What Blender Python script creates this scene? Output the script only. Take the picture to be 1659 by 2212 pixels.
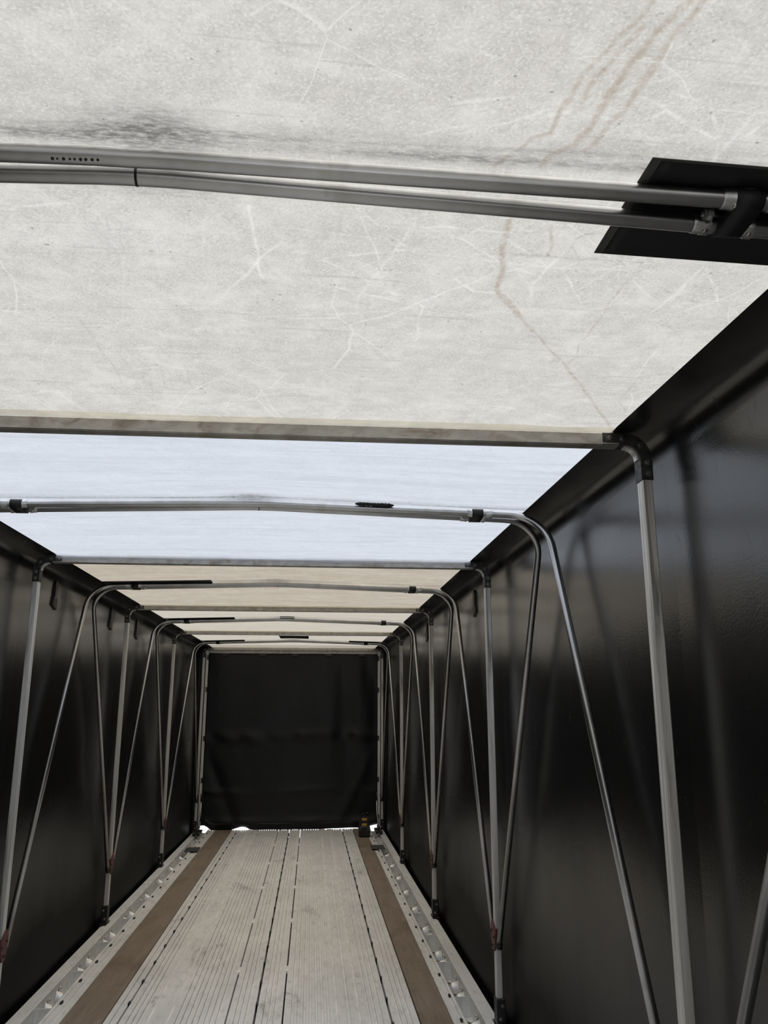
import bpy, math, random
import numpy as np
from mathutils import Vector

for o in list(bpy.data.objects):
    bpy.data.objects.remove(o)
scene = bpy.context.scene
col = scene.collection
random.seed(7)
rng = np.random.default_rng(11)

# ------------------------------------------------------------------ camera
F_PX, YAW, PITCH, ROLL = 1769.04, 0.0858, 0.2394, 0.0005
CAM = Vector((0.2672, 0.0, 1.5785))
cd = bpy.data.cameras.new('camera')
cam = bpy.data.objects.new('camera', cd)
col.objects.link(cam)
cd.sensor_fit = 'HORIZONTAL'
cd.sensor_width = 36.0
cd.lens = 36.0 * F_PX / 1659.0
cd.clip_start = 0.02
cam.location = CAM
fw = Vector((math.sin(YAW) * math.cos(PITCH), math.cos(YAW) * math.cos(PITCH), math.sin(PITCH)))
rt = Vector((math.cos(YAW), -math.sin(YAW), 0))
up = rt.cross(fw)
rt2 = rt * math.cos(ROLL) + up * math.sin(ROLL)
up2 = -rt * math.sin(ROLL) + up * math.cos(ROLL)
from mathutils import Matrix
cam.rotation_euler = Matrix((rt2, up2, -fw)).transposed().to_euler()
scene.camera = cam

# ------------------------------------------------------------------ sky, exposure
world = bpy.data.worlds.new('overcast_sky')
scene.world = world
world.use_nodes = True
wn = world.node_tree
wn.nodes['Background'].inputs['Color'].default_value = (0.93, 0.97, 1.0, 1)
wn.nodes['Background'].inputs['Strength'].default_value = 0.92
# hazy midday sun almost overhead, very soft
sl = bpy.data.lights.new('hazy_sun', 'SUN')
sl.energy = 5.3
sl.angle = math.radians(80)
sl.color = (1.0, 0.99, 0.98)
sun = bpy.data.objects.new('hazy_sun', sl)
sun.rotation_euler = (math.radians(-6), math.radians(5), 0)
col.objects.link(sun)
scene.view_settings.view_transform = 'Standard'
scene.view_settings.look = 'None'
scene.view_settings.gamma = 1.0
scene.view_settings.use_curve_mapping = False
scene.view_settings.exposure = 0.0
if hasattr(scene, 'cycles'):
    scene.cycles.max_bounces = 7
    scene.cycles.diffuse_bounces = 3
    scene.cycles.glossy_bounces = 3
    scene.cycles.transparent_max_bounces = 5

# ------------------------------------------------------------------ layout
FR = [0.03, 2.343, 4.671, 6.982, 9.375, 11.99]           # bow frame positions along the trailer
PAIR = [(FR[i] + FR[i + 1]) / 2 for i in range(5)]        # lift bow pairs half way between
PAIR = [1.170, 3.435, 5.785, 8.195, 10.95]
PEAK_X = [-0.032, 0.025, 0.012, -0.04, 0.03]            # each bow is bent a little off the centre line
Y0, Y1 = -7.0, 12.14                                      # floor ends
XE = 1.172                                                # where the white roof meets the black side tarp
XW = 1.345                                                # side tarp
XP = 1.272                                                # post centre line
def HR(y):
    return 2.449 + 0.0152 * (y - 6.98) / 2.35
RIDGE = 0.036
def roof_z(x, y):
    b = 0.0
    for p in PAIR:
        b = max(b, 1 - abs(y - p) / 1.12)
    ax = min(abs(x), XE) / XE
    return HR(y) + RIDGE * b * (1 - ax)

# ------------------------------------------------------------------ helpers
def tag(o, label=None, cat=None, group=None, kind=None):
    if label: o['label'] = label
    if cat: o['category'] = cat
    if group: o['group'] = group
    if kind: o['kind'] = kind
    return o

def empty(name, loc=(0, 0, 0), parent=None):
    o = bpy.data.objects.new(name, None)
    o.empty_display_size = 0.1
    col.objects.link(o)
    o.location = loc
    if parent: o.parent = parent
    return o

class MB:
    def __init__(self):
        self.v, self.f, self.s = [], [], []
    def add(self, vs, fs, smooth=False):
        b = len(self.v)
        self.v += [tuple(p) for p in vs]
        for f in fs:
            self.f.append(tuple(b + i for i in f)); self.s.append(smooth)
        return self
    def box(self, x0, x1, y0, y1, z0, z1, bev=0.0):
        if bev <= 0:
            vs = [(x, y, z) for z in (z0, z1) for y in (y0, y1) for x in (x0, x1)]
            return self.add(vs, [(0, 2, 3, 1), (4, 5, 7, 6), (0, 1, 5, 4), (2, 6, 7, 3), (0, 4, 6, 2), (1, 3, 7, 5)])
        b = bev
        o = [(x0 + b, y0), (x1 - b, y0), (x1, y0 + b), (x1, y1 - b), (x1 - b, y1), (x0 + b, y1), (x0, y1 - b), (x0, y0 + b)]
        cx, cy = (x0 + x1) / 2, (y0 + y1) / 2
        sx, sy = (x1 - x0 - 2 * b) / (x1 - x0), (y1 - y0 - 2 * b) / (y1 - y0)
        ins = [(cx + (x - cx) * sx, cy + (y - cy) * sy) for x, y in o]
        rings = [(ins, z0), (o, z0 + b), (o, z1 - b), (ins, z1)]
        vs = [(x, y, z) for r, z in rings for x, y in r]
        fs = [tuple(range(7, -1, -1)), tuple(range(24, 32))]
        for k in range(3):
            for i in range(8):
                j = (i + 1) % 8
                fs.append((k * 8 + i, k * 8 + j, k * 8 + 8 + j, k * 8 + 8 + i))
        return self.add(vs, fs)
    def prism(self, poly, axis, a0, a1, smooth=False):
        """poly: 2D loop; axis 'x': (y,z), 'y': (x,z), 'z': (x,y)"""
        def P(q, a):
            return {'x': (a, q[0], q[1]), 'y': (q[0], a, q[1]), 'z': (q[0], q[1], a)}[axis]
        n = len(poly)
        vs = [P(q, a0) for q in poly] + [P(q, a1) for q in poly]
        fs = [(i, (i + 1) % n, n + (i + 1) % n, n + i) for i in range(n)]
        self.add(vs, fs, smooth)
        self.add(vs, [tuple(range(n - 1, -1, -1)), tuple(range(n, 2 * n))])
        return self
    def sweep(self, pts, sect, smooth=True, caps=True, up=(0, 0, 1)):
        """sweep closed section (u,v) along pts with a parallel-transported frame"""
        pts = [Vector(p) for p in pts]
        n, m = len(pts), len(sect)
        T = []
        for i in range(n):
            a = pts[max(i - 1, 0)]; b = pts[min(i + 1, n - 1)]
            T.append((b - a).normalized())
        U = Vector(up)
        U = (U - T[0] * U.dot(T[0])).normalized()
        vs = []
        for i in range(n):
            U = (U - T[i] * U.dot(T[i])).normalized()
            V = T[i].cross(U)
            for (a, b) in sect:
                vs.append(pts[i] + U * a + V * b)
        fs = []
        for i in range(n - 1):
            for k in range(m):
                l = (k + 1) % m
                fs.append((i * m + k, i * m + l, (i + 1) * m + l, (i + 1) * m + k))
        self.add(vs, fs, smooth)
        if caps:
            self.add(vs, [tuple(range(m - 1, -1, -1)), tuple((n - 1) * m + k for k in range(m))])
        return self
    def tube(self, pts, r, seg=16, caps=True):
        s = [(r * math.cos(2 * math.pi * k / seg), r * math.sin(2 * math.pi * k / seg)) for k in range(seg)]
        return self.sweep(pts, s, True, caps, (0.123, 0.456, 0.9))
    def dome(self, c, axis, r, h, seg=12):
        a = Vector(axis).normalized()
        u = a.orthogonal().normalized(); w = a.cross(u); c = Vector(c)
        rings = [(1.0, 0.0), (0.92, 0.45), (0.6, 0.85), (0.2, 1.0)]
        vs = []
        for rr, hh in rings:
            for k in range(seg):
                t = 2 * math.pi * k / seg
                vs.append(c + a * h * hh + (u * math.cos(t) + w * math.sin(t)) * r * rr)
        fs = []
        for i in range(3):
            for k in range(seg):
                l = (k + 1) % seg
                fs.append((i * seg + k, i * seg + l, (i + 1) * seg + l, (i + 1) * seg + k))
        fs.append(tuple(3 * seg + k for k in range(seg)))
        return self.add(vs, fs, True)
    def hexhead(self, c, axis, r, h):
        a = Vector(axis).normalized(); u = a.orthogonal().normalized(); w = a.cross(u); c = Vector(c)
        def ring(n, rr, hh):
            return [c + a * hh + (u * math.cos(2 * math.pi * k / n) + w * math.sin(2 * math.pi * k / n)) * rr for k in range(n)]
        # washer
        R0, R1 = ring(12, r * 1.5, 0), ring(12, r * 1.5, h * 0.25)
        self.add(R0 + R1, [(k, (k + 1) % 12, 12 + (k + 1) % 12, 12 + k) for k in range(12)] + [tuple(range(12, 24))])
        R2, R3, R4 = ring(6, r, h * 0.25), ring(6, r, h * 0.85), ring(6, r * 0.75, h)
        self.add(R2 + R3 + R4, [(k, (k + 1) % 6, 6 + (k + 1) % 6, 6 + k) for k in range(6)] +
                 [(6 + k, 6 + (k + 1) % 6, 12 + (k + 1) % 6, 12 + k) for k in range(6)] + [tuple(range(12, 18))])
        return self
    def grid(self, P, smooth=True):
        """P: array [n][m][3]"""
        n, m = len(P), len(P[0])
        vs = [tuple(P[i][j]) for i in range(n) for j in range(m)]
        fs = [(i * m + j, i * m + j + 1, (i + 1) * m + j + 1, (i + 1) * m + j) for i in range(n - 1) for j in range(m - 1)]
        return self.add(vs, fs, smooth)
    def mesh(self, name, mat):
        me = bpy.data.meshes.new(name)
        me.from_pydata([tuple(v) for v in self.v], [], self.f)
        me.polygons.foreach_set('use_smooth', self.s)
        me.materials.append(mat)
        me.update()
        return me
    def build(self, name, mat, parent=None, loc=None, fix=True):
        me = self.mesh(name, mat)
        if fix:
            import bmesh
            bm = bmesh.new(); bm.from_mesh(me)
            bmesh.ops.remove_doubles(bm, verts=bm.verts, dist=1e-6)
            bmesh.ops.recalc_face_normals(bm, faces=bm.faces)
            bm.to_mesh(me); bm.free()
        return link(name, me, parent, loc)

def link(name, me, parent=None, loc=None):
    o = bpy.data.objects.new(name, me)
    col.objects.link(o)
    if parent: o.parent = parent
    if loc is not None: o.location = loc
    return o

def fillet(P0, P1, P2, t, n=10):
    P0, P1, P2 = Vector(P0), Vector(P1), Vector(P2)
    a = P1 + (P0 - P1).normalized() * t
    b = P1 + (P2 - P1).normalized() * t
    # circular arc between a and b
    d1 = (P0 - P1).normalized(); d2 = (P2 - P1).normalized()
    half = math.acos(max(-1, min(1, d1.dot(d2)))) / 2
    R = t * math.tan(half)
    c = P1 + (d1 + d2).normalized() * (t / math.cos(half))
    va, vb = (a - c), (b - c)
    ang = va.angle(vb)
    out = []
    for i in range(n + 1):
        s = i / n
        out.append(c + (va * math.sin((1 - s) * ang) + vb * math.sin(s * ang)) / math.sin(ang))
    return out

# ------------------------------------------------------------------ materials
class NT:
    def __init__(self, name):
        self.m = bpy.data.materials.new(name)
        self.m.use_nodes = True
        self.t = self.m.node_tree
        self.b = self.t.nodes['Principled BSDF']
        self.out = self.t.nodes['Material Output']
        self._c = None
    def n(self, typ, **kw):
        x = self.t.nodes.new(typ)
        for k, v in kw.items():
            setattr(x, k, v)
        return x
    def l(self, a, b):
        self.t.links.new(a, b)
    def val(self, node, key, v):
        if isinstance(v, (int, float, tuple, list)):
            node.inputs[key].default_value = v
        else:
            self.l(v, node.inputs[key])
    def coord(self, scale=(1, 1, 1), rot=(0, 0, 0)):
        if self._c is None:
            self._c = self.n('ShaderNodeTexCoord').outputs['Object']
        mp = self.n('ShaderNodeMapping')
        mp.inputs['Scale'].default_value = scale
        mp.inputs['Rotation'].default_value = rot
        self.l(self._c, mp.inputs['Vector'])
        return mp.outputs['Vector']
    def noise(self, scale, detail=3, rough=0.55, stretch=(1, 1, 1), dist=0.0, rot=(0, 0, 0)):
        x = self.n('ShaderNodeTexNoise')
        x.inputs['Scale'].default_value = scale
        x.inputs['Detail'].default_value = detail
        x.inputs['Roughness'].default_value = rough
        x.inputs['Distortion'].default_value = dist
        self.l(self.coord(stretch, rot), x.inputs['Vector'])
        return x.outputs['Fac']
    def ramp(self, fac, a, b, c0=0.0, c1=1.0):
        x = self.n('ShaderNodeMapRange')
        x.inputs['From Min'].default_value = a; x.inputs['From Max'].default_value = b
        x.inputs['To Min'].default_value = c0; x.inputs['To Max'].default_value = c1
        self.l(fac, x.inputs['Value'])
        return x.outputs['Result']
    def mix(self, fac, a, b, blend='MIX'):
        x = self.n('ShaderNodeMix', data_type='RGBA', blend_type=blend)
        self.val(x, 'Factor', fac)
        for key, v in ((6, a), (7, b)):
            if isinstance(v, tuple):
                x.inputs[key].default_value = (*v, 1) if len(v) == 3 else v
            else:
                self.l(v, x.inputs[key])
        return x.outputs[2]
    def math(self, op, a, b=0.0):
        x = self.n('ShaderNodeMath', operation=op)
        self.val(x, 0, a); self.val(x, 1, b)
        return x.outputs[0]
    def bump(self, h, strength=0.3, dist=0.002):
        x = self.n('ShaderNodeBump')
        x.inputs['Strength'].default_value = strength
        x.inputs['Distance'].default_value = dist
        self.l(h, x.inputs['Height'])
        self.l(x.outputs['Normal'], self.b.inputs['Normal'])
        return x.outputs['Normal']
    def set(self, **kw):
        names = dict(color='Base Color', rough='Roughness', metal='Metallic', spec='Specular IOR Level', coat='Coat Weight', coat_rough='Coat Roughness')
        for k, v in kw.items():
            if k == 'color' and isinstance(v, tuple): v = (*v, 1)
            self.val(self.b, names[k], v)
        return self

def metal_mat(name, c0, c1, stretch=(1, 1, 1), scale=20, rough=(0.3, 0.5), metal=1.0, stain=None, bump=0.15, spots=0.0):
    t = NT(name)
    n = t.noise(scale, 4, 0.6, stretch)
    c = t.mix(t.ramp(n, 0.35, 0.68), c0, c1)
    if stain:
        s = t.noise(scale * 0.55, 5, 0.65, stretch, 0.6)
        c = t.mix(t.ramp(s, 0.52, 0.70, 0.0, 0.85), c, stain)
    if spots:
        s = t.noise(90, 2, 0.5)
        c = t.mix(t.ramp(s, 0.66, 0.74, 0.0, spots), c, (0.05, 0.04, 0.035))
    t.set(color=c, metal=metal, rough=t.ramp(t.noise(scale * 1.7, 3, 0.5, stretch), 0.3, 0.7, *rough))
    if bump: t.bump(n, bump, 0.001)
    return t.m

M = {}
M['post'] = metal_mat('aged_aluminium_post', (0.70, 0.685, 0.65), (0.86, 0.85, 0.82), (6, 6, 0.30), 8, (0.36, 0.5), 0.55, (0.20, 0.18, 0.155), 0.3)
M['beam'] = metal_mat('stained_aluminium_beam', (0.34, 0.325, 0.30), (0.47, 0.45, 0.42), (2.2, 1, 4), 8, (0.34, 0.5), 0.8, (0.22, 0.17, 0.13), 0.2)
M['tube'] = metal_mat('galvanised_tube', (0.43, 0.43, 0.43), (0.52, 0.52, 0.52), (1, 1, 1), 9, (0.285, 0.31), 1.0, (0.37, 0.36, 0.345), 0.0)
M['collar'] = metal_mat('collar_metal', (0.42, 0.42, 0.42), (0.60, 0.60, 0.60), (1, 1, 1), 40, (0.25, 0.45), 1.0, (0.2, 0.2, 0.2), 0.2)
M['cup'] = metal_mat('cup_casting', (0.42, 0.42, 0.41), (0.60, 0.60, 0.59), (1, 1, 1), 30, (0.3, 0.45), 1.0, None, 0.2)
M['bolt2'] = metal_mat('dull_bolt', (0.14, 0.14, 0.14), (0.25, 0.25, 0.24), (1, 1, 1), 60, (0.3, 0.4), 1.0, None, 0.1)
M['cast'] = metal_mat('dark_cast_corner', (0.05, 0.05, 0.05), (0.12, 0.115, 0.11), (1, 1, 1), 30, (0.4, 0.6), 1.0, (0.05, 0.05, 0.05), 0.4)
M['bolt'] = metal_mat('bolt_steel', (0.35, 0.35, 0.34), (0.55, 0.55, 0.54), (1, 1, 1), 60, (0.25, 0.4), 1.0, None, 0.1)
M['shiny'] = metal_mat('polished_casting', (0.55, 0.55, 0.54), (0.75, 0.75, 0.74), (1, 1, 1), 30, (0.28, 0.42), 1.0, None, 0.2)
t = NT('black_steel'); t.set(color=t.mix(t.noise(30), (0.008, 0.008, 0.009), (0.02, 0.02, 0.02)), rough=0.45); M['black'] = t.m
t = NT('black_tape'); t.set(color=t.mix(t.noise(60), (0.006, 0.0065, 0.008), (0.012, 0.013, 0.015)), rough=0.6); t.bump(t.noise(200), 0.2, 0.0005); M['tape'] = t.m
t = NT('grey_backing_tape'); t.set(color=(0.07, 0.07, 0.065), rough=0.6); M['greytape'] = t.m
t = NT('red_painted_steel'); t.set(color=t.mix(t.ramp(t.noise(45, 4), 0.45, 0.65), (0.11, 0.022, 0.022), (0.07, 0.026, 0.024)), rough=0.5); M['red'] = t.m
t = NT('ink'); t.set(color=(0.03, 0.03, 0.032), rough=0.7); M['ink'] = t.m
t = NT('rubber_mark'); t.set(color=t.mix(t.noise(40), (0.01, 0.01, 0.01), (0.028, 0.027, 0.025)), rough=0.35); M['rubber'] = t.m
t = NT('pale_dust'); t.set(color=t.mix(t.ramp(t.noise(60, 4), 0.4, 0.7), (0.03, 0.029, 0.027), (0.10, 0.095, 0.085)), rough=0.6); M['dust'] = t.m

# black side tarp: smooth coated vinyl, scuffed
t = NT('black_vinyl_tarp')
big = t.noise(1.3, 4, 0.6, (1, 1, 0.5))
scr = t.noise(9, 5, 0.7, (1, 2.6, 0.7), 1.2, (0.6, 0, 0))
scr2 = t.noise(16, 4, 0.7, (1, 4.5, 0.35), 0.6, (-0.45, 0, 0))
c = t.mix(t.ramp(big, 0.3, 0.7), (0.0035, 0.004, 0.005), (0.0065, 0.0065, 0.0065))
c = t.mix(t.ramp(scr, 0.60, 0.72, 0, 0.8), c, (0.004, 0.004, 0.0045))
c = t.mix(t.ramp(scr2, 0.66, 0.78, 0, 0.5), c, (0.014, 0.014, 0.0135))
sepz = t.n('ShaderNodeSeparateXYZ'); t.l(t.coord(), sepz.inputs[0])
dust = t.ramp(t.math('ADD', sepz.outputs['Z'], t.math('MULTIPLY', big, 0.5)), 0.55, 1.35, 1.0, 0.0)     # road dust dulls the lower part
r = t.math('ADD', t.math('ADD', t.ramp(big, 0.3, 0.7, 0.205, 0.235), t.math('MULTIPLY', dust, 0.30)), t.ramp(scr, 0.60, 0.74, 0.0, 0.10))
t.set(color=c, rough=r, spec=t.ramp(dust, 0.0, 1.0, 0.92, 0.10))
fine = t.noise(140, 2, 0.5)
t.bump(t.math('ADD', t.math('MULTIPLY', fine, 0.12), t.math('MULTIPLY', t.noise(2.2, 3, 0.5, (1, 1.3, 0.6)), 1.0)), 0.2, 0.010)
M['tarp'] = t.m

t = NT('black_curtain_tarp')
cn = t.noise(3, 5, 0.6, (1, 1, 0.6))
t.set(color=t.mix(t.ramp(cn, 0.35, 0.7), (0.003, 0.0033, 0.0043), (0.0065, 0.0065, 0.008)), rough=t.ramp(cn, 0.3, 0.7, 0.30, 0.42), spec=0.33)
t.bump(t.noise(6, 5, 0.6, (1, 1, 0.5)), 0.35, 0.01)
M['curtain'] = t.m

def roof_mat(name, base, stain_c, crease=0.6, amount=1.0, streak=0.5, smooth=0.0):
    """translucent white vinyl: daylight comes through it; creases show lighter, grime darker"""
    t = NT(name)
    att = t.n('ShaderNodeAttribute', attribute_name='marks')
    sep = t.n('ShaderNodeSeparateColor')
    t.l(att.outputs['Color'], sep.inputs['Color'])
    tan, dark, white = sep.outputs[0], sep.outputs[1], sep.outputs[2]
    c = t.mix(t.ramp(t.noise(1.6, 3, 0.6), 0.35, 0.72, 0, 0.55 * amount), base, stain_c)
    hs = t.noise(6, 4, 0.65, (0.22, 2.2, 1), 0.5)
    c = t.mix(t.ramp(hs, 0.40, 0.68, 0.0, streak), c, tuple(v * 0.86 for v in stain_c))
    mott = t.noise(34, 3, 0.7, (1, 1, 1))
    c = t.mix(t.ramp(mott, 0.36, 0.64, 0.30 * amount, 0.0), c, tuple(v * 0.62 for v in base))
    gr = t.noise(160, 2, 0.75)
    c = t.mix(t.ramp(gr, 0.50, 0.70, 0.0, 0.42 * amount), c, tuple(v * 0.55 for v in base))
    gr2 = t.noise(210, 1, 0.6, (1, 1, 1), 0.0, (0, 0, 1))
    c = t.mix(t.ramp(gr2, 0.50, 0.70, 0.0, 0.45 * amount), c, tuple(min(1, v * 1.22) for v in base))
    bl = t.noise(9, 3, 0.65, (1, 1, 1), 0.6)
    c = t.mix(t.ramp(bl, 0.45, 0.70, 0.0, 0.40 * amount), c, tuple(min(1, v * 1.22) for v in base))
    for an, am in ((0.55, 0.22), (-0.15, 0.20)):                     # fine scuffs
        sc_ = t.noise(22, 2, 0.5, (0.12, 3.0, 1), 0.0, (0, 0, an))
        c = t.mix(t.ramp(sc_, 0.66, 0.74, 0.0, am), c, tuple(v * 0.45 for v in base))
    sp = t.noise(75, 1, 0.5)
    c = t.mix(t.ramp(sp, 0.755, 0.80, 0, 0.55), c, (0.16, 0.16, 0.16))
    # worn crease network
    for k, (sc, wd, an) in enumerate(((2.3, 0.006, 0.3), (4.7, 0.008, 1.1))[:2 if crease > 0.55 else 1]):
        vo = t.n('ShaderNodeTexVoronoi', feature='DISTANCE_TO_EDGE')
        vo.inputs['Scale'].default_value = sc
        nz = t.n('ShaderNodeTexNoise'); nz.inputs['Scale'].default_value = 3.5; nz.inputs['Detail'].default_value = 2
        t.l(t.coord((1, 1, 0)), nz.inputs['Vector'])
        va = t.n('ShaderNodeVectorMath', operation='MULTIPLY_ADD')
        t.l(nz.outputs['Color'], va.inputs[0]); va.inputs[1].default_value = (0.10, 0.10, 0)
        t.l(t.coord((1, 1, 0), (0, 0, an)), va.inputs[2])
        t.l(va.outputs[0], vo.inputs['Vector'])
        ln = t.ramp(vo.outputs['Distance'], 0.0, wd, 1.0, 0.0)
        msk = t.ramp(t.noise(2.1 + k, 2, 0.5), 0.46, 0.62)
        c = t.mix(t.math('MULTIPLY', t.math('MULTIPLY', ln, msk), crease * 0.5), c, (0.90, 0.90, 0.88))
    c = t.mix(t.math('MULTIPLY', white, 0.55), c, (0.92, 0.92, 0.90))
    rag = t.ramp(t.noise(55, 4, 0.7), 0.34, 0.58)
    c = t.mix(t.math('MULTIPLY', tan, t.math('ADD', t.math('MULTIPLY', rag, 0.7), 0.10)), c, (0.40, 0.34, 0.28))
    wv = t.ramp(t.noise(95, 3, 0.7, (0.5, 1.6, 1)), 0.36, 0.60)
    c = t.mix(t.math('MULTIPLY', dark, t.math('ADD', t.math('MULTIPLY', wv, 0.6), 0.35)), c, (0.09, 0.085, 0.085))
    dif = t.n('ShaderNodeBsdfDiffuse'); tr = t.n('ShaderNodeBsdfTranslucent')
    t.l(c, dif.inputs['Color']); t.l(c, tr.inputs['Color'])
    ms = t.n('ShaderNodeMixShader'); ms.inputs[0].default_value = 0.5
    t.l(dif.outputs[0], ms.inputs[1]); t.l(tr.outputs[0], ms.inputs[2])
    cl = t.n('ShaderNodeBsdfTransparent'); t.l(c, cl.inputs['Color'])      # thin vinyl lets part of the light straight through
    m2 = t.n('ShaderNodeMixShader'); m2.inputs[0].default_value = 0.4
    t.l(ms.outputs[0], m2.inputs[1]); t.l(cl.outputs[0], m2.inputs[2])
    t.l(m2.outputs[0], t.out.inputs['Surface'])
    t.t.nodes.remove(t.b)
    return t.m

M['roof0'] = roof_mat('roof_vinyl_grey', (0.61, 0.595, 0.565), (0.55, 0.515, 0.465), 0.6, 1.0, 0.35)
M['roof1'] = roof_mat('roof_vinyl_clean', (0.63, 0.66, 0.72), (0.56, 0.59, 0.65), 0.15, 0.4, 0.5)
M['roof2'] = roof_mat('roof_vinyl_tan', (0.50, 0.45, 0.38), (0.44, 0.375, 0.295), 0.5, 0.8, 0.8)
M['roof3'] = roof_mat('roof_vinyl_cream', (0.56, 0.515, 0.45), (0.50, 0.45, 0.375), 0.3, 0.5, 0.5)
def flap_mat(name, c0):
    t = NT(name)
    c = t.mix(t.ramp(t.noise(14, 4, 0.6, (0.4, 1, 1)), 0.4, 0.7, 0, 0.5), c0, tuple(v * 0.75 for v in c0))
    dif = t.n('ShaderNodeBsdfDiffuse'); tr = t.n('ShaderNodeBsdfTranslucent')
    t.l(c, dif.inputs['Color']); t.l(c, tr.inputs['Color'])
    ms = t.n('ShaderNodeMixShader'); ms.inputs[0].default_value = 0.5
    t.l(dif.outputs[0], ms.inputs[1]); t.l(tr.outputs[0], ms.inputs[2])
    cl = t.n('ShaderNodeBsdfTransparent'); t.l(c, cl.inputs['Color'])      # thin vinyl lets part of the light straight through
    m2 = t.n('ShaderNodeMixShader'); m2.inputs[0].default_value = 0.4
    t.l(ms.outputs[0], m2.inputs[1]); t.l(cl.outputs[0], m2.inputs[2])
    t.l(m2.outputs[0], t.out.inputs['Surface'])
    t.t.nodes.remove(t.b)
    return t.m
M['flap'] = flap_mat('roof_flap_cream', (0.93, 0.90, 0.80))
M['flap1'] = flap_mat('roof_flap_white', (0.93, 0.95, 0.98))

# aluminium deck
def deck_mat(name, c0, c1, dirt):
    t = NT(name)
    n = t.noise(3.2, 5, 0.65, (1, 0.45, 1))
    f = t.noise(26, 4, 0.7, (1, 0.3, 1))
    c = t.mix(t.ramp(n, 0.35, 0.68), c0, c1)
    c = t.mix(t.ramp(f, 0.50, 0.70, 0.0, 0.5), c, tuple(v * 0.62 for v in c0))
    d = t.noise(2.0, 6, 0.72, (1.6, 0.8, 1), 0.8)
    c = t.mix(t.ramp(d, 0.58, 0.70, 0.0, dirt), c, (0.13, 0.12, 0.105))
    w = t.noise(11, 5, 0.75, (1.2, 0.7, 1), 0.4)
    c = t.mix(t.ramp(w, 0.64, 0.72, 0.0, 0.55), c, (0.97, 0.97, 0.96))
    t.set(color=c, metal=0.12, rough=t.ramp(f, 0.3, 0.7, 0.42, 0.6))
    t.bump(f, 0.2, 0.001)
    return t.m
M['deck'] = deck_mat('deck_aluminium', (0.74, 0.74, 0.72), (0.90, 0.90, 0.88), 0.55)
M['rail'] = deck_mat('rail_aluminium', (0.76, 0.76, 0.74), (0.88, 0.88, 0.86), 0.12)
t = NT('worn_bead'); t.set(color=t.mix(t.ramp(t.noise(9, 4, 0.6, (1, 0.5, 1)), 0.4, 0.6), (0.80, 0.79, 0.75), (0.99, 0.98, 0.95)), rough=0.5); M['bead'] = t.m
t = NT('brown_wood')
g = t.noise(7, 6, 0.7, (3.5, 0.35, 1), 0.5)
c = t.mix(t.ramp(g, 0.3, 0.7), (0.19, 0.145, 0.105), (0.29, 0.23, 0.175))
c = t.mix(t.ramp(t.noise(3.2, 4, 0.6, (1, 0.6, 1)), 0.54, 0.70, 0, 0.75), c, (0.14, 0.095, 0.065))
t.set(color=c, rough=0.65); t.bump(g, 0.3, 0.002)
M['wood'] = t.m
t = NT('slate_plate'); t.set(color=t.mix(t.noise(20, 4), (0.05, 0.055, 0.06), (0.10, 0.105, 0.11)), rough=0.55, metal=0.3); M['slate'] = t.m
t = NT('dark_under'); t.set(color=(0.02, 0.02, 0.02), rough=0.8); M['under'] = t.m
t = NT('pale_concrete'); t.set(color=t.mix(t.noise(0.8, 5), (0.52, 0.53, 0.55), (0.66, 0.66, 0.66)), rough=0.9); M['concrete'] = t.m
t = NT('yellow_plastic'); t.set(color=t.mix(t.noise(20), (0.62, 0.36, 0.04), (0.72, 0.44, 0.06)), rough=0.45); M['yellow'] = t.m
t = NT('black_plastic'); t.set(color=t.mix(t.noise(25), (0.008, 0.008, 0.009), (0.016, 0.016, 0.018)), rough=0.42); M['plastic'] = t.m

# ================================================================== THE SETTING
# ground outside
mb = MB(); mb.add([(-40, -30, -1.45), (40, -30, -1.45), (40, 60, -1.45), (-40, 60, -1.45)], [(0, 1, 2, 3)])
tag(mb.build('ground', M['concrete']), 'pale concrete yard glimpsed through gaps under the end curtain', 'ground', kind='structure')

# ------------------------------------------------------------------ floor
mb = MB(); mb.box(-1.36, 1.36, Y0, Y1, -0.34, -0.115)
floor = mb.build('floor', M['under'])
tag(floor, 'ribbed aluminium trailer deck with two brown wooden nailing strips', 'floor', kind='structure')

def plank(x0, x1, pitch, nrib=None, gap=0.003, h=0.012, ribw=0.56, mat='deck', name='floor_plank', edge=0.012):
    """extruded deck board with raised ribs along its length"""
    x0 += gap; x1 -= gap
    n = nrib if nrib is not None else max(1, int(round((x1 - x0 - 2 * edge) / pitch)))
    P = [(x0, -0.05), (x0, 0.0)]
    if n:
        a = (x1 - x0 - 2 * edge) / n
        for i in range(n):
            l = x0 + edge + i * a + a * (1 - ribw) / 2
            r_ = l + a * ribw
            gl = l - a * (1 - ribw)
            P += [(gl, 0.0), (gl + 0.0012, -h), (l - 0.0012, -h), (l, 0.0)] if i else []
    P += [(x1, 0.0), (x1, -0.05)]
    m = MB(); m.prism(P, 'y', Y0, Y1)
    return m.build(name, M[mat], floor, fix=True)

XS = [-0.787, -0.708, -0.555, -0.452, -0.150, 0.000, 0.150, 0.440, 0.560, 0.722, 0.871]
plank(XS[0], XS[1], 0.031, gap=0.004)
plank(XS[1], XS[2], 0.031, gap=0.006)
plank(XS[2], XS[3], 0.1, nrib=0, gap=0.002)
plank(XS[3], XS[4], 0.031, gap=0.003)
plank(XS[4], XS[5], 0.031, gap=0.006)
plank(XS[5], XS[6], 0.031, gap=0.006)
plank(XS[6], XS[7], 0.031, gap=0.003)
plank(XS[7], XS[8], 0.04, nrib=2, gap=0.002)
plank(XS[8], XS[9], 0.031, gap=0.006)
plank(XS[9], XS[10], 0.031, gap=0.006)
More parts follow.
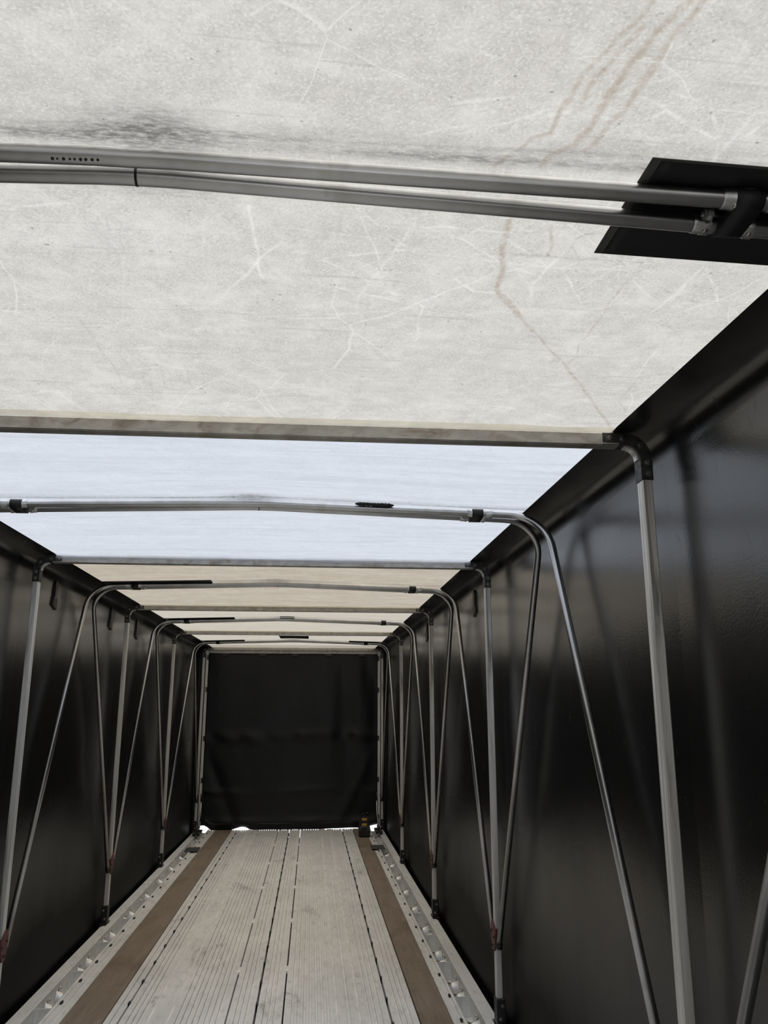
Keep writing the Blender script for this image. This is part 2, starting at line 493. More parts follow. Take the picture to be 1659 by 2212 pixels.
# weld beads along the plank joints
for x in (XS[2], XS[3], XS[7], XS[8]):
    m = MB(); m.prism([(x - 0.007, -0.01), (x - 0.0065, 0.003), (x - 0.002, 0.0055), (x + 0.002, 0.0055), (x + 0.0065, 0.003), (x + 0.007, -0.01)], 'y', Y0, Y1)
    m.build('joint_bead', M['bead'], floor)
# stitch welds bridging the two open seams
m = MB()
m.prism([(-0.012, -0.055), (0.010, -0.060), (0.013, 0.02), (0.006, 0.062), (-0.009, 0.055), (-0.014, 0.0)], 'z', -0.01, 0.0035)
stitch_me = m.mesh('stitch_weld', M['bead'])
for x in (XS[4], XS[6]):
    y = 5.74 - 1.25 * 3
    while y < Y1 - 0.2:
        link('stitch_weld', stitch_me, floor, (x, y, 0))
        y += 1.25
# brown nailing strips
STR = [(-1.008, -0.787), (0.871, 1.040)]
for (a, b) in STR:
    y = Y0
    while y < Y1 - 0.1:
        L = min(3.1, Y1 - y)
        m = MB(); m.box(a + 0.002, b - 0.002, y + 0.0008, y + L - 0.0008, -0.05, 0.0005, 0.0007)
        m.build('nailing_strip', M['wood'], floor)
        y += L
# outer planks between nailing strip and side rail
plank(-1.093, -1.008, 0.028, gap=0.002, h=0.007)
plank(1.040, 1.093, 0.018, gap=0.002, h=0.007)

# side rails with tie-down pockets
NOTCH = [(f - 0.085, f + 0.085) for f in FR]
def rail(sx):
    P = [(1.092, -0.11), (1.092, 0.004), (1.096, 0.010), (1.103, 0.0125), (1.110, 0.010), (1.114, 0.003), (1.114, -0.100), (1.204, -0.100),
         (1.204, 0.006), (1.207, 0.009), (1.246, 0.009), (1.246, -0.11)]
    m = MB(); m.prism([(sx * x, z) for x, z in P], 'y', Y0, Y1)
    r_ = m.build('side_rail', M['rail'], floor)
    # outer lip, notched at each post
    y = Y0
    for a, b in NOTCH + [(Y1, Y1)]:
        if a - y > 0.05:
            m = MB()
            q = [(1.246, y), (1.268, y), (1.279, y + 0.03), (1.279, a - 0.03), (1.268, a), (1.246, a)]
            m.prism([(sx * px, py) for px, py in q], 'z', -0.06, 0.009)
            m.build('rail_lip', M['rail'], r_)
        y = b
    return r_
rails = {sx: rail(sx) for sx in (-1, 1)}
# tie-down cups and webs in the pocket channel (shared meshes)
m = MB()
n1, n2 = 8, 10
P = []
for i in range(n1 + 1):
    u = i / n1
    row = []
    for j in range(n2 + 1):
        v = j / n2
        yy = -0.042 + 0.084 * v
        hgt = -0.099 + 0.078 * math.sin(math.pi * v) ** 0.7 * (1 - 0.35 * math.sin(math.pi * u))
        row.append((-0.0445 + 0.089 * u, yy, hgt))
    P.append(row)
m.grid(P)
cup_me = m.mesh('tie_down_cup', M['cup'])
m = MB(); m.dome((0.030, 0.0, -0.022), (0, 0, 1), 0.008, 0.012, 8)
rivet_me = m.mesh('rivet', M['shiny'])
m = MB(); m.box(-0.0445, 0.0445, -0.003, 0.003, -0.099, 0.004)
web_me = m.mesh('pocket_web', M['rail'])
y = 5.127 - 0.669 * 4
while y < Y1 - 0.3:
    for sx in (-1, 1):
        link('pocket_web', web_me, rails[sx], (sx * 1.159, y, 0))
        for dy in (0.215, 0.425):
            o = link('tie_down_cup', cup_me, rails[sx], (sx * 1.159, y + dy, 0))
            o.scale = (sx, 1, 1)
            link('rivet', rivet_me, o)
    y += 0.669
# slot clips along the seams
m = MB()
m.box(-0.0055, 0.0055, -0.022, 0.018, -0.03, 0.004, 0.002)
m.prism([(-0.005, -0.022), (0.005, -0.022), (0.009, 0.0), (0.004, 0.022), (-0.004, 0.022), (-0.007, 0.0)], 'z', -0.03, 0.0065)
clip_me = m.mesh('slot_clip', M['black'])
for x, ph in ((XS[1], 0.08), (0.0, 0.0), (XS[9], 0.03), (-1.086, 0.12), (1.086, 0.05)):
    y = 5.099 + ph - 0.386 * 10
    while y < Y1 - 0.1:
        link('slot_clip', clip_me, floor, (x, y, 0.001))
        y += 0.386
# slate covers lying across the outer planks near the end
for sx, lab in ((-1, 'dark grey cover plate on deck beside left rail near the curtain'), (1, 'dark grey cover plate on deck beside right rail near the curtain')):
    m = MB()
    a, b = (1.006, 1.165)
    m.box(min(sx * a, sx * b), max(sx * a, sx * b), 10.24, 10.52, 0.0125, 0.0205, 0.002)
    for yy in (10.28, 10.48):
        m.dome((sx * 1.085, yy, 0.0205), (0, 0, 1), 0.01, 0.004, 8)
    tag(m.build('cover_plate', M['slate']), lab, 'plate', 'deck cover plates')

# ------------------------------------------------------------------ roof
ceiling = empty('ceiling')
tag(ceiling, 'translucent white vinyl roof tarp on trailer bows, stained and creased', 'roof', kind='structure')

def unproj(u, v, z=None):
    d = fw + rt2 * ((u - 829.5) / F_PX) - up2 * ((v - 1106) / F_PX)
    zz = 2.43
    for _ in range(4):
        s = (zz - CAM.z) / d.z
        p = CAM + d * s
        zz = roof_z(p.x, p.y)
    return p.x, p.y

# marks seen on the near roof panel, as polylines on the roof (x, y), width in metres, channel 0 tan / 1 dark / 2 white
def crop(pts, ox, oy, s):
    return [unproj(ox + a / s, oy + b / s) for a, b in pts]
C4 = (900, 0, 2.186); C6 = (800, 560, 2.370); C5 = (0, 400, 1.843)
STROKES = [
    (crop([(1365, -10), (1190, 220), (1065, 390), (930, 560), (810, 715)], *C4), 0.010, 0, 0.9),
    (crop([(1285, -10), (1140, 150), (1020, 310), (910, 440), (860, 520), (750, 690), (660, 715), (600, 780)], *C4), 0.012, 0, 1.0),
    (crop([(1110, 0), (940, 190), (850, 290), (760, 410), (620, 620), (540, 650), (430, 735), (350, 785)], *C4), 0.008, 0, 0.9),
    (crop([(1060, 120), (930, 290), (870, 350), (790, 470), (740, 530)], *C4), 0.009, 0, 0.8),
    (crop([(432, 1040), (415, 1150), (400, 1250), (385, 1370), (410, 1420), (480, 1500)], *C4), 0.012, 0, 1.0),
    (crop([(690, 190), (830, 370), (1000, 550), (1110, 690), (1240, 870)], *C6), 0.009, 0, 0.9),
    (crop([(645, 1075), (632, 1160), (610, 1205)], *C4), 0.007, 0, 0.8),
    (crop([(860, 1180), (900, 1215), (960, 1235), (1030, 1300), (1120, 1345), (1230, 1400), (1330, 1430)], *C4), 0.0025, 1, 0.6),
    (crop([(1075, 650), (1000, 740), (930, 845)], *C4), 0.0022, 1, 0.5),
    (crop([(1045, 730), (980, 840)], *C4), 0.002, 1, 0.35),
    (crop([(880, 1100), (800, 1105), (745, 1125), (730, 1165), (775, 1235), (830, 1225), (880, 1218)], *C4), 0.003, 1, 0.5),
    (crop([(1290, 1340), (1380, 1375), (1445, 1382)], *C4), 0.002, 1, 0.5),
    (crop([(1390, 20), (1250, 200), (1100, 410), (1010, 545)], *C6), 0.003, 0, 0.9),
    (crop([(1370, 620), (1265, 720), (1300, 760), (1305, 800)], *C6), 0.003, 0, 0.9),
    (crop([(320, 540), (410, 660), (500, 800)], *C5), 0.003, 1, 0.33),
    (crop([(470, 660), (545, 775), (560, 800)], *C5), 0.0025, 1, 0.28),
    (crop([(-5, 888), (400, 898), (830, 915), (1700, 950)], *C5), 0.002, 1, 0.30),
    (crop([(800, 865), (1250, 880), (1700, 895)], *C5), 0.0016, 1, 0.35),
    (crop([(725, 20), (745, 100), (755, 160)], *C5), 0.002, 1, 0.35),
    (crop([(1490, 100), (1470, 420), (1440, 760), (1410, 920)], *C5), 0.002, 1, 0.22),
    (crop([(450, 810), (870, 812)], *C5), 0.002, 1, 0.22),
    (crop([(720, 420), (820, 800)], *C4), 0.002, 1, 0.2),
]
for k in range(14):
    u0 = random.uniform(560, 850)
    STROKES.append((crop([(u0 - 8, 760 + random.uniform(-50, 20)), (u0 + 6, 808)], *C5), 0.002, 1, 0.3))
W_ = [
    [(430, 1130), (720, 1330), (820, 1390)], [(0, 1060), (220, 1130), (400, 1240), (560, 1300)], [(0, 1190), (400, 1240), (720, 1270), (1100, 1280)],
    [(750, 1370), (950, 1260), (1150, 1240)], [(690, 1190), (560, 1340), (530, 1420)], [(1340, 1280), (1240, 1380), (1110, 1470)],
    [(1659, 1290), (1480, 1400), (1240, 1480)], [(1120, 560), (1180, 520), (1260, 580), (1400, 650)], [(1390, 480), (1420, 640), (1410, 800)],
    [(450, 1100), (130, 1070), (0, 1075)], [(150, 230), (350, 260), (470, 275)], [(180, 640), (520, 560), (600, 520)], [(60, 500), (300, 470), (480, 460)],
    [(950, 440), (1080, 390), (1220, 350)], [(0, 640), (190, 600), (400, 590)], [(630, 540), (720, 530), (920, 560)], [(1040, 450), (1130, 480), (1300, 600)],
    [(1370, 1270), (1430, 1440)], [(640, 780), (850, 770), (940, 760)], [(1560, 640), (1640, 560)], [(1180, 430), (1330, 480)], [(200, 1120), (330, 1060)],
]
for w in W_:
    STROKES.append((crop(w, *C4), random.uniform(0.003, 0.005), 2, random.uniform(0.5, 0.9)))
W5 = [[(990, 80), (1020, 220), (1020, 310), (1050, 370)], [(1050, 250), (1230, 270), (1470, 380), (1659, 470)], [(1160, 170), (1480, 210), (1659, 250)],
      [(410, 140), (480, 290), (500, 400)], [(610, 220), (650, 380), (740, 470)], [(1659, 150), (1470, 380), (1420, 480)], [(810, 120), (815, 300)],
      [(40, 100), (150, 80), (260, 70), (380, 100)], [(1000, 520), (1400, 510), (1659, 480)], [(1300, 290), (1659, 250)], [(1320, 400), (1620, 470)],
      [(0, 860), (180, 820)], [(290, 650), (430, 660), (640, 640), (720, 660)], [(480, 740), (640, 720), (780, 730)], [(780, 570), (1100, 600), (1450, 630), (1659, 640)],
      [(880, 880), (1060, 830), (1180, 820)], [(1510, 830), (1600, 900)], [(180, 575), (520, 575), (680, 600)], [(1430, 100), (1560, 200), (1640, 260)]]
for w in W5:
    STROKES.append((crop(w, *C5), random.uniform(0.003, 0.006), 2, random.uniform(0.35, 0.75)))
W6 = [[(0, 130), (230, 220), (270, 240)], [(270, 240), (230, 420)], [(0, 180), (200, 210)], [(430, 100), (530, 165), (640, 175)], [(500, 740), (860, 780), (1000, 820)],
      [(1340, 110), (1470, 230)], [(1660, 90), (1470, 250)], [(1270, 200), (1360, 260)], [(940, 0), (830, 150), (820, 190)], [(40, 690), (120, 780), (240, 830)],
      [(900, 800), (1130, 860)], [(760, 350), (600, 300), (380, 260)], [(1480, 460), (1380, 560), (1350, 640)]]
for w in W6:
    STROKES.append((crop(w, *C6), random.uniform(0.003, 0.006), 2, random.uniform(0.45, 0.8)))

def paint(X, Y, strokes):
    A = np.zeros(X.shape + (3,))
    for pts, wd, ch, am in strokes:
        pts = np.array(pts)
        x0, y0 = pts.min(0) - 0.05; x1, y1 = pts.max(0) + 0.05
        m_ = (X >= x0) & (X <= x1) & (Y >= y0) & (Y <= y1)
        if not m_.any(): continue
        xs, ys = X[m_], Y[m_]
        wob = 0.003 * np.sin(xs * 27 + ys * 31) + 0.0015 * np.sin(xs * 91 - ys * 67)
        d = np.full(xs.shape, 9.0)
        for a, b in zip(pts[:-1], pts[1:]):
            ab = b - a
            t_ = np.clip(((xs - a[0]) * ab[0] + (ys - a[1]) * ab[1]) / max(ab @ ab, 1e-9), 0, 1)
            d = np.minimum(d, np.hypot(xs - a[0] - t_ * ab[0] + wob, ys - a[1] - t_ * ab[1] + wob * 0.6))
        w = max(wd, 0.0050) / 2
        k = am * min(1.0, wd / 0.0042) * np.exp(-(d / w) ** 4 * 0.7) if ch == 0 else am * min(1.0, wd / 0.0050) * np.exp(-(d / w) ** 2)
        A[..., ch][m_] = np.maximum(A[..., ch][m_], k)
    return A

def roof_part(ya, yb, mat, res_x, res_y, strokes=None, scuffs=True):
    nx = max(3, int(round(2 * XE / res_x))); nx += nx % 2
    ny = max(2, int(round((yb - ya) / res_y)))
    xs = np.linspace(-XE, XE, nx + 1)
    ys = np.linspace(ya, yb, ny + 1)
    X, Y = np.meshgrid(xs, ys)
    b = np.zeros_like(Y)
    for p in PAIR:
        b = np.maximum(b, 1 - np.abs(Y - p) / 1.12)
    Z = 2.449 + 0.0152 * (Y - 6.98) / 2.35 + RIDGE * b * (1 - np.abs(X) / XE)
    # slight slack of the cloth between the bows
    edge = np.clip((XE - np.abs(X)) / 0.15, 0, 1)
    Z += edge * (1 - b) * 0.004 * np.sin(X * 5.1 + Y * 2.3)
    co = np.stack([X, Y, Z], -1).reshape(-1, 3)
    n, m = X.shape
    idx = np.arange(n * m).reshape(n, m)
    quads = np.stack([idx[:-1, :-1], idx[1:, :-1], idx[1:, 1:], idx[:-1, 1:]], -1).reshape(-1, 4)
    me = bpy.data.meshes.new('roof_panel')
    me.vertices.add(len(co)); me.vertices.foreach_set('co', co.ravel())
    me.loops.add(quads.size); me.loops.foreach_set('vertex_index', quads.ravel())
    me.polygons.add(len(quads))
    me.polygons.foreach_set('loop_start', np.arange(0, quads.size, 4))
    me.polygons.foreach_set('loop_total', np.full(len(quads), 4))
    me.polygons.foreach_set('use_smooth', np.ones(len(quads), bool))
    me.update(calc_edges=True)
    A = paint(X, Y, strokes or [])
    if scuffs:
        for p in PAIR:
            if ya - 0.2 < p < yb + 0.2:
                # black rub marks where the tubes chafe the cloth
                for off, wd, am in ((-0.064, 0.016, 0.85), (-0.092, 0.010, 0.60), (-0.11, 0.016, 0.22), (0.062, 0.018, 0.40), (0.0, 0.02, 0.6)):
                    w = 0.5 + 0.5 * np.sin(X * 7.3 + off * 90) * np.sin(X * 2.9 + p * 3 + 1.0)
                    spread = 1 + 0.9 * np.exp(-(X / 0.09) ** 2)
                    wig = 0.012 * np.sin(X * 4.1 + p)
                    k = am * (0.35 + 0.65 * w) * np.exp(-((Y - p - off * (0.72 + 0.35 * np.abs(X)) - wig * 0.4) / (wd * spread)) ** 2)
                    k += am * 0.9 * np.exp(-(X / 0.10) ** 2) * np.exp(-((Y - p - off) / 0.035) ** 2)
                    A[..., 1] = np.maximum(A[..., 1], np.clip(k, 0, 0.85))
    rgba = np.ones((n * m, 4)); rgba[:, :3] = A.reshape(-1, 3)
    at = me.color_attributes.new('marks', 'FLOAT_COLOR', 'POINT')
    at.data.foreach_set('color', rgba.ravel())
    me.materials.append(M[mat])
    return link('roof_panel', me, ceiling)

roof_part(Y0, 0.74, 'roof0', 0.05, 0.06, None, False)
roof_part(0.74, FR[1], 'roof0', 0.0030, 0.0030, STROKES)
roof_part(FR[1], FR[2], 'roof1', 0.02, 0.012)
roof_part(FR[2], FR[3], 'roof2', 0.02, 0.012)
roof_part(FR[3], FR[4], 'roof3', 0.03, 0.02)
roof_part(FR[4], FR[5] + 0.12, 'roof3', 0.03, 0.02)

# hem flap sewn to the roof in front of each frame
def flap(k, mat, drop, wav):
    y = FR[k] - 0.027
    n = 60
    P = []
    for i in range(n + 1):
        x = -XE + 2 * XE * i / n
        z = HR(y)
        lo = z - drop - wav * (math.sin(x * 5.3 + k) * math.sin(x * 2.1 + 2 * k) + 0.35 * math.sin(x * 13 + k))
        P.append([(x, y - 0.030, z - 0.001), (x, y - 0.004, z - 0.003), (x, y, z - 0.008), (x, y, lo)])
    m = MB(); m.grid(P)
    m.build('hem_flap', M[mat], ceiling)
flap(1, 'flap', 0.009, 0.001)
flap(2, 'flap1', 0.020, 0.004)
flap(3, 'flap', 0.014, 0.002)
flap(4, 'flap', 0.014, 0.002)
flap(5, 'flap', 0.022, 0.003)

# black reinforcement patches welded under the roof
def patch(x0, x1, y0, y1, mat='tape', dz=0.0035, name='reinforcement_patch', lab=None, rag=0.0):
    nx, ny = max(4, int((x1 - x0) / 0.02)), max(3, int((y1 - y0) / 0.02))
    Pt, Pb = [], []
    for i in range(nx + 1):
        x = x0 + (x1 - x0) * i / nx
        ra = rag * (random.random() - 0.5) * 2; rb = rag * (random.random() - 0.5) * 2
        rt_, rb_ = [], []
        for j in range(ny + 1):
            y = y0 + ra + (y1 + rb - y0 - ra) * j / ny
            z = roof_z(x, y) - dz
            rt_.append((x, y, z + 0.0012)); rb_.append((x, y, z))
        Pt.append(rt_); Pb.append(rb_)
    m = MB(); m.grid(Pb)
    top = MB(); top.grid(Pt)
    b = len(m.v)
    m.v += top.v
    for f in top.f: m.f.append(tuple(b + i for i in reversed(f))); m.s.append(True)
    # rim
    W2 = ny + 1
    rim = [i * W2 for i in range(nx + 1)] + [nx * W2 + j for j in range(1, ny + 1)] + [i * W2 + ny for i in range(nx - 1, -1, -1)] + [j for j in range(ny - 1, 0, -1)]
    for a, c in zip(rim, rim[1:] + rim[:1]):
        m.f.append((a, c, b + c, b + a)); m.s.append(False)
    o = m.build(name, M[mat], ceiling)
    if lab: o['label'] = lab
    return o
patch(0.797, XE, 1.078, 1.344, lab='black patch welded to the roof above the near tubes')
patch(0.781, XE, 1.072, 1.348, 'greytape', 0.0018, 'patch_backing')
patch(-XE, -0.44, PAIR[2] - 0.13, PAIR[2] - 0.005)
patch(-XE, -0.50, PAIR[3] - 0.13, PAIR[3] - 0.005)
patch(-XE, -0.62, PAIR[4] - 0.13, PAIR[4] + 0.0)
patch(0.74, XE, PAIR[4] - 0.13, PAIR[4] + 0.0)
_a = unproj(633, 1379)[1]; _b = unproj(633, 1373)[1]
patch(-0.145, 0.215, _a, _b, lab='black square patch under the middle of the roof')
m = MB()
_y = PAIR[1] - 0.052
_pts = [(0.435 + 0.165 * i / 24, _y + random.uniform(-0.002, 0.002), roof_z(0.435 + 0.165 * i / 24, _y) - 0.006) for i in range(25)]
_vs, _fs = [], []
for i, p in enumerate(_pts):
    ta = min(1.0, i / 2.5, (24 - i) / 2.5)
    for q in range(10):
        a = 2 * math.pi * q / 10
        rr = (0.35 + 0.65 * ta) * (1 + random.uniform(-0.22, 0.22 + (0.25 if i > 11 else 0)))
        _vs.append((p[0], p[1] + 0.013 * rr * math.cos(a), p[2] + 0.007 * rr * math.sin(a)))
for i in range(24):
    for q in range(10):
        _fs.append((i * 10 + q, i * 10 + (q + 1) % 10, i * 10 + 10 + (q + 1) % 10, i * 10 + 10 + q))
_fs += [tuple(range(10)), tuple(240 + q for q in range(10))]
m.add(_vs, _fs, True)
m.build('adhesive_smear', M['tape'], ceiling)['label'] = 'ragged black smear of adhesive beside the tubes'
patch(-0.06, 0.08, PAIR[3] - 0.12, PAIR[3] - 0.03, 'greytape')

# illegible pencil scribble on the near roof panel
m = MB()
def ribbon(m, pts, w):
    P = []
    for i, p in enumerate(pts):
        x, y = p
        P.append([(x, y - w, roof_z(x, y) - 0.0015), (x, y + w, roof_z(x, y) - 0.0015)])
    m.grid(P, False)
sx0, sy0 = unproj(8, 665); sx1, sy1 = unproj(78, 667)
for g, (a, b) in enumerate(((0.0, 0.12), (0.18, 0.40), (0.44, 0.62), (0.66, 0.86), (0.88, 1.0))):
    pts = []
    for i in range(14):
        s = a + (b - a) * i / 13
        pts.append((sx0 + (sx1 - sx0) * s, sy0 + (sy1 - sy0) * s + 0.004 * math.sin(i * 1.9 + g)))
    ribbon(m, pts, 0.0005)
m.build('pencil_scribble', M['ink'], ceiling)

# ------------------------------------------------------------------ side walls
def side_wall(sx, name, label):
    w = empty(name)
    tag(w, label, 'tarp', kind='structure')
    bays = [(Y0, FR[0])] + [(FR[i], FR[i + 1]) for i in range(4)] + [(FR[4], FR[5] + 0.12)]
    for bi, (ya, yb) in enumerate(bays):
        ny = 34
        P = []
        for j in range(ny + 1):
            t_ = j / ny
            y = ya + (yb - ya) * t_
            zr = HR(y)
            row = []
            bul = math.sin(math.pi * t_)
            prof = [(XE, 0.0), (1.215, -0.001), (1.262, -0.004), (1.296, -0.012), (1.321, -0.029), (1.336, -0.055), (1.343, -0.09), (XW, -0.14)]
            for px, dz in prof:
                row.append((sx * px, y, zr + dz))
            for k in range(1, 25):
                z = (zr - 0.14) + (-0.32 - zr + 0.14) * k / 24
                f = math.sin(math.pi * min(1, k / 24)) ** 0.8
                low = max(0.0, min(1.0, (1.25 - z) / 1.25))
                x = XW - 0.016 * bul * (f if z > 1.1 else 1.0) - 0.013 * low * low * (3 - 2 * low) + bul * f * (0.004 * math.sin(y * 5 + z * 2.2 + bi) + 0.003 * math.sin(z * 6.1 - y * 2.7 + bi * 2))
                row.append((sx * x, y, z))
            P.append(row)
        m = MB(); m.grid(P)
        m.build('tarp_panel', M['tarp'], w)
    return w
wl = side_wall(-1, 'wall_left', 'black vinyl side tarp along the left of the trailer')
wr = side_wall(1, 'wall_right', 'black vinyl side tarp along the right of the trailer')
# dusty rub marks left by bow ends high on the walls
def rub_mark(wall, sx, y, z):
    m = MB()
    x = sx * (XW - 0.014)
    n = 14
    pts = []
    for i in range(n):
        a = 2 * math.pi * i / n
        pts.append((y + 0.026 * math.cos(a), z + (0.035 if math.sin(a) > 0 else -0.035) + 0.022 * math.sin(a)))
    m.prism(pts, 'x', min(x, x + sx * 0.03), max(x, x + sx * 0.03))
    o = m.build('rub_strip', M['rubber'], wall)
    m = MB()
    pts = [(y - 0.035, z - 0.045), (y + 0.035, z - 0.045), (y + 0.030, z - 0.12), (y - 0.05, z - 0.095)]
    x2 = sx * (XW - 0.0135)
    m.prism(pts, 'x', min(x2, x2 + sx * 0.02), max(x2, x2 + sx * 0.02))
    m.build('dust_patch', M['dust'], o)
for y, z in ((5.24, 2.345), (6.70, 2.36), (7.69, 2.37)):
    rub_mark(wl, -1, y, z - 0.03)
for y, z in ((5.39, 2.345), (7.72, 2.37)):
    rub_mark(wr, 1, y, z - 0.03)

# ------------------------------------------------------------------ end curtain
HEM = [(-1.225, .060), (-1.17, .066), (-1.12, .04), (-1.08, .0), (-0.80, .0), (-0.74, .02), (-0.66, .042), (-0.60, .036), (-0.54, .004), (-0.45, .0), (0.45, .0),
       (0.58, .009), (0.93, .014), (1.0, .006), (1.08, .03), (1.16, .048), (1.225, .06)]
def hem(x):
    for (a, p), (b, q) in zip(HEM, HEM[1:]):
        if a <= x <= b:
            return p + (q - p) * (x - a) / (b - a)
    return 0.03
nx, nz = 130, 110
P = []
ZT = 2.405
for i in range(nx + 1):
    x = -1.222 + 2.444 * i / nx
    row = []
    for j in range(nz + 1):
        s = j / nz
        z = hem(x) + (ZT - hem(x)) * s
        y = 12.105
        # vertical folds hanging from the header, stronger at the right
        fr = max(0.0, (x - 0.1) / 1.1)
        y += 0.016 * math.sin(x * 15 + 2.4 * z + 1.5 * math.sin(z * 2 + x)) * fr * s * (0.4 + 0.6 * math.sin(math.pi * s)) + 0.003 * math.sin(x * 9 + 0.8 * z) * s
        y += 0.0015 * math.sin(x * 37 - z * 2.7) * s * fr
        # diagonal pulls from the lower corners
        y += 0.010 * math.exp(-((x + 1.22 - (1.15 - z) * 0.42) / 0.09) ** 2) * (1 if z < 1.15 else 0) * min(1, (1.15 - z) * 3)
        y -= 0.008 * math.exp(-((1.22 - x - (1.2 - z) * 0.5) / 0.09) ** 2) * (1 if z < 1.2 else 0) * min(1, (1.2 - z) * 3)
        # creased band at mid height and a lower crease
        y -= 0.022 * math.exp(-((z - 1.25 - 0.02 * math.sin(x * 2.4)) / 0.075) ** 2) * (0.5 + 0.3 * math.sin(x * 7) + 0.2 * math.sin(x * 17 + z * 9))
        y -= 0.012 * math.exp(-((z - 0.50 - 0.02 * math.sin(x * 3)) / 0.05) ** 2) * max(0, 0.6 + 0.5 * math.sin(x * 5 + 0.5))
        y -= 0.03 * math.exp(-((z - 0.10) / 0.05) ** 2) * (0.7 + 0.3 * math.sin(x * 7))
        y += 0.012 * math.exp(-((z - 0.03) / 0.03) ** 2) * math.sin(x * 17)
        row.append((x, y, z))
    P.append(row)
m = MB(); m.grid(P)
curtain = m.build('wall_back', M['curtain'])
sol = curtain.modifiers.new('thick', 'SOLIDIFY'); sol.thickness = 0.003
tag(curtain, 'wrinkled black tarp curtain closing the far end of the trailer', 'curtain', kind='structure')
m = MB()
m.tube([(-1.21 + 2.42 * i / 40, 12.095, 0.075 + hem(-1.21 + 2.42 * i / 40)) for i in range(41)], 0.014, 10)
m.build('hem_roll', M['curtain'], curtain)
for xx in (-0.98, -0.45, 0.02, 0.5, 0.98):
    m = MB(); m.box(xx - 0.05, xx + 0.05, 12.062, 12.068, 2.36, 2.425, 0.002)
    m.build('header_strap', M['black'], curtain)

# black returns that close the end between side tarp and curtain
for sx in (-1, 1):
    P = []
    for i in range(13):
        z = 0.42 + (2.50 - 0.42) * i / 12
        P.append([(sx * (1.195 + 0.006 * math.sin(z * 9)), 12.112, z), (sx * 1.26, 12.118 + 0.004 * math.sin(z * 7), z), (sx * 1.36, 12.112, z)])
    m = MB(); m.grid(P)
    m.build('side_return', M['curtain'], curtain)
    m = MB(); m.box(min(sx * 1.235, sx * 1.36), max(sx * 1.235, sx * 1.36), 12.10, 12.116, -0.3, 0.43)
    m.build('corner_plate', M['black'], curtain)
m = MB(); m.box(-1.36, 1.36, 12.105, 12.12, 2.395, 2.52)
m.build('top_return', M['curtain'], curtain)

# ================================================================== FRAMES
def post_section(w, d, groove=True):
    """section in (x outward from inner face = -w/2, y)"""
    b = 0.003
    P = [(-w / 2, -d / 2 + b), (-w / 2 + b, -d / 2), (w / 2 - b, -d / 2), (w / 2, -d / 2 + b), (w / 2, d / 2 - b), (w / 2 - b, d / 2), (-w / 2 + b, d / 2), (-w / 2, d / 2 - b)]
    if groove:
        P += [(-w / 2, 0.010), (-w / 2 + 0.004, 0.0085), (-w / 2 + 0.004, 0.0045), (-w / 2, 0.003), (-w / 2, -0.012), (-w / 2 + 0.0025, -0.013), (-w / 2 + 0.0025, -0.015), (-w / 2, -0.016)]
    return P

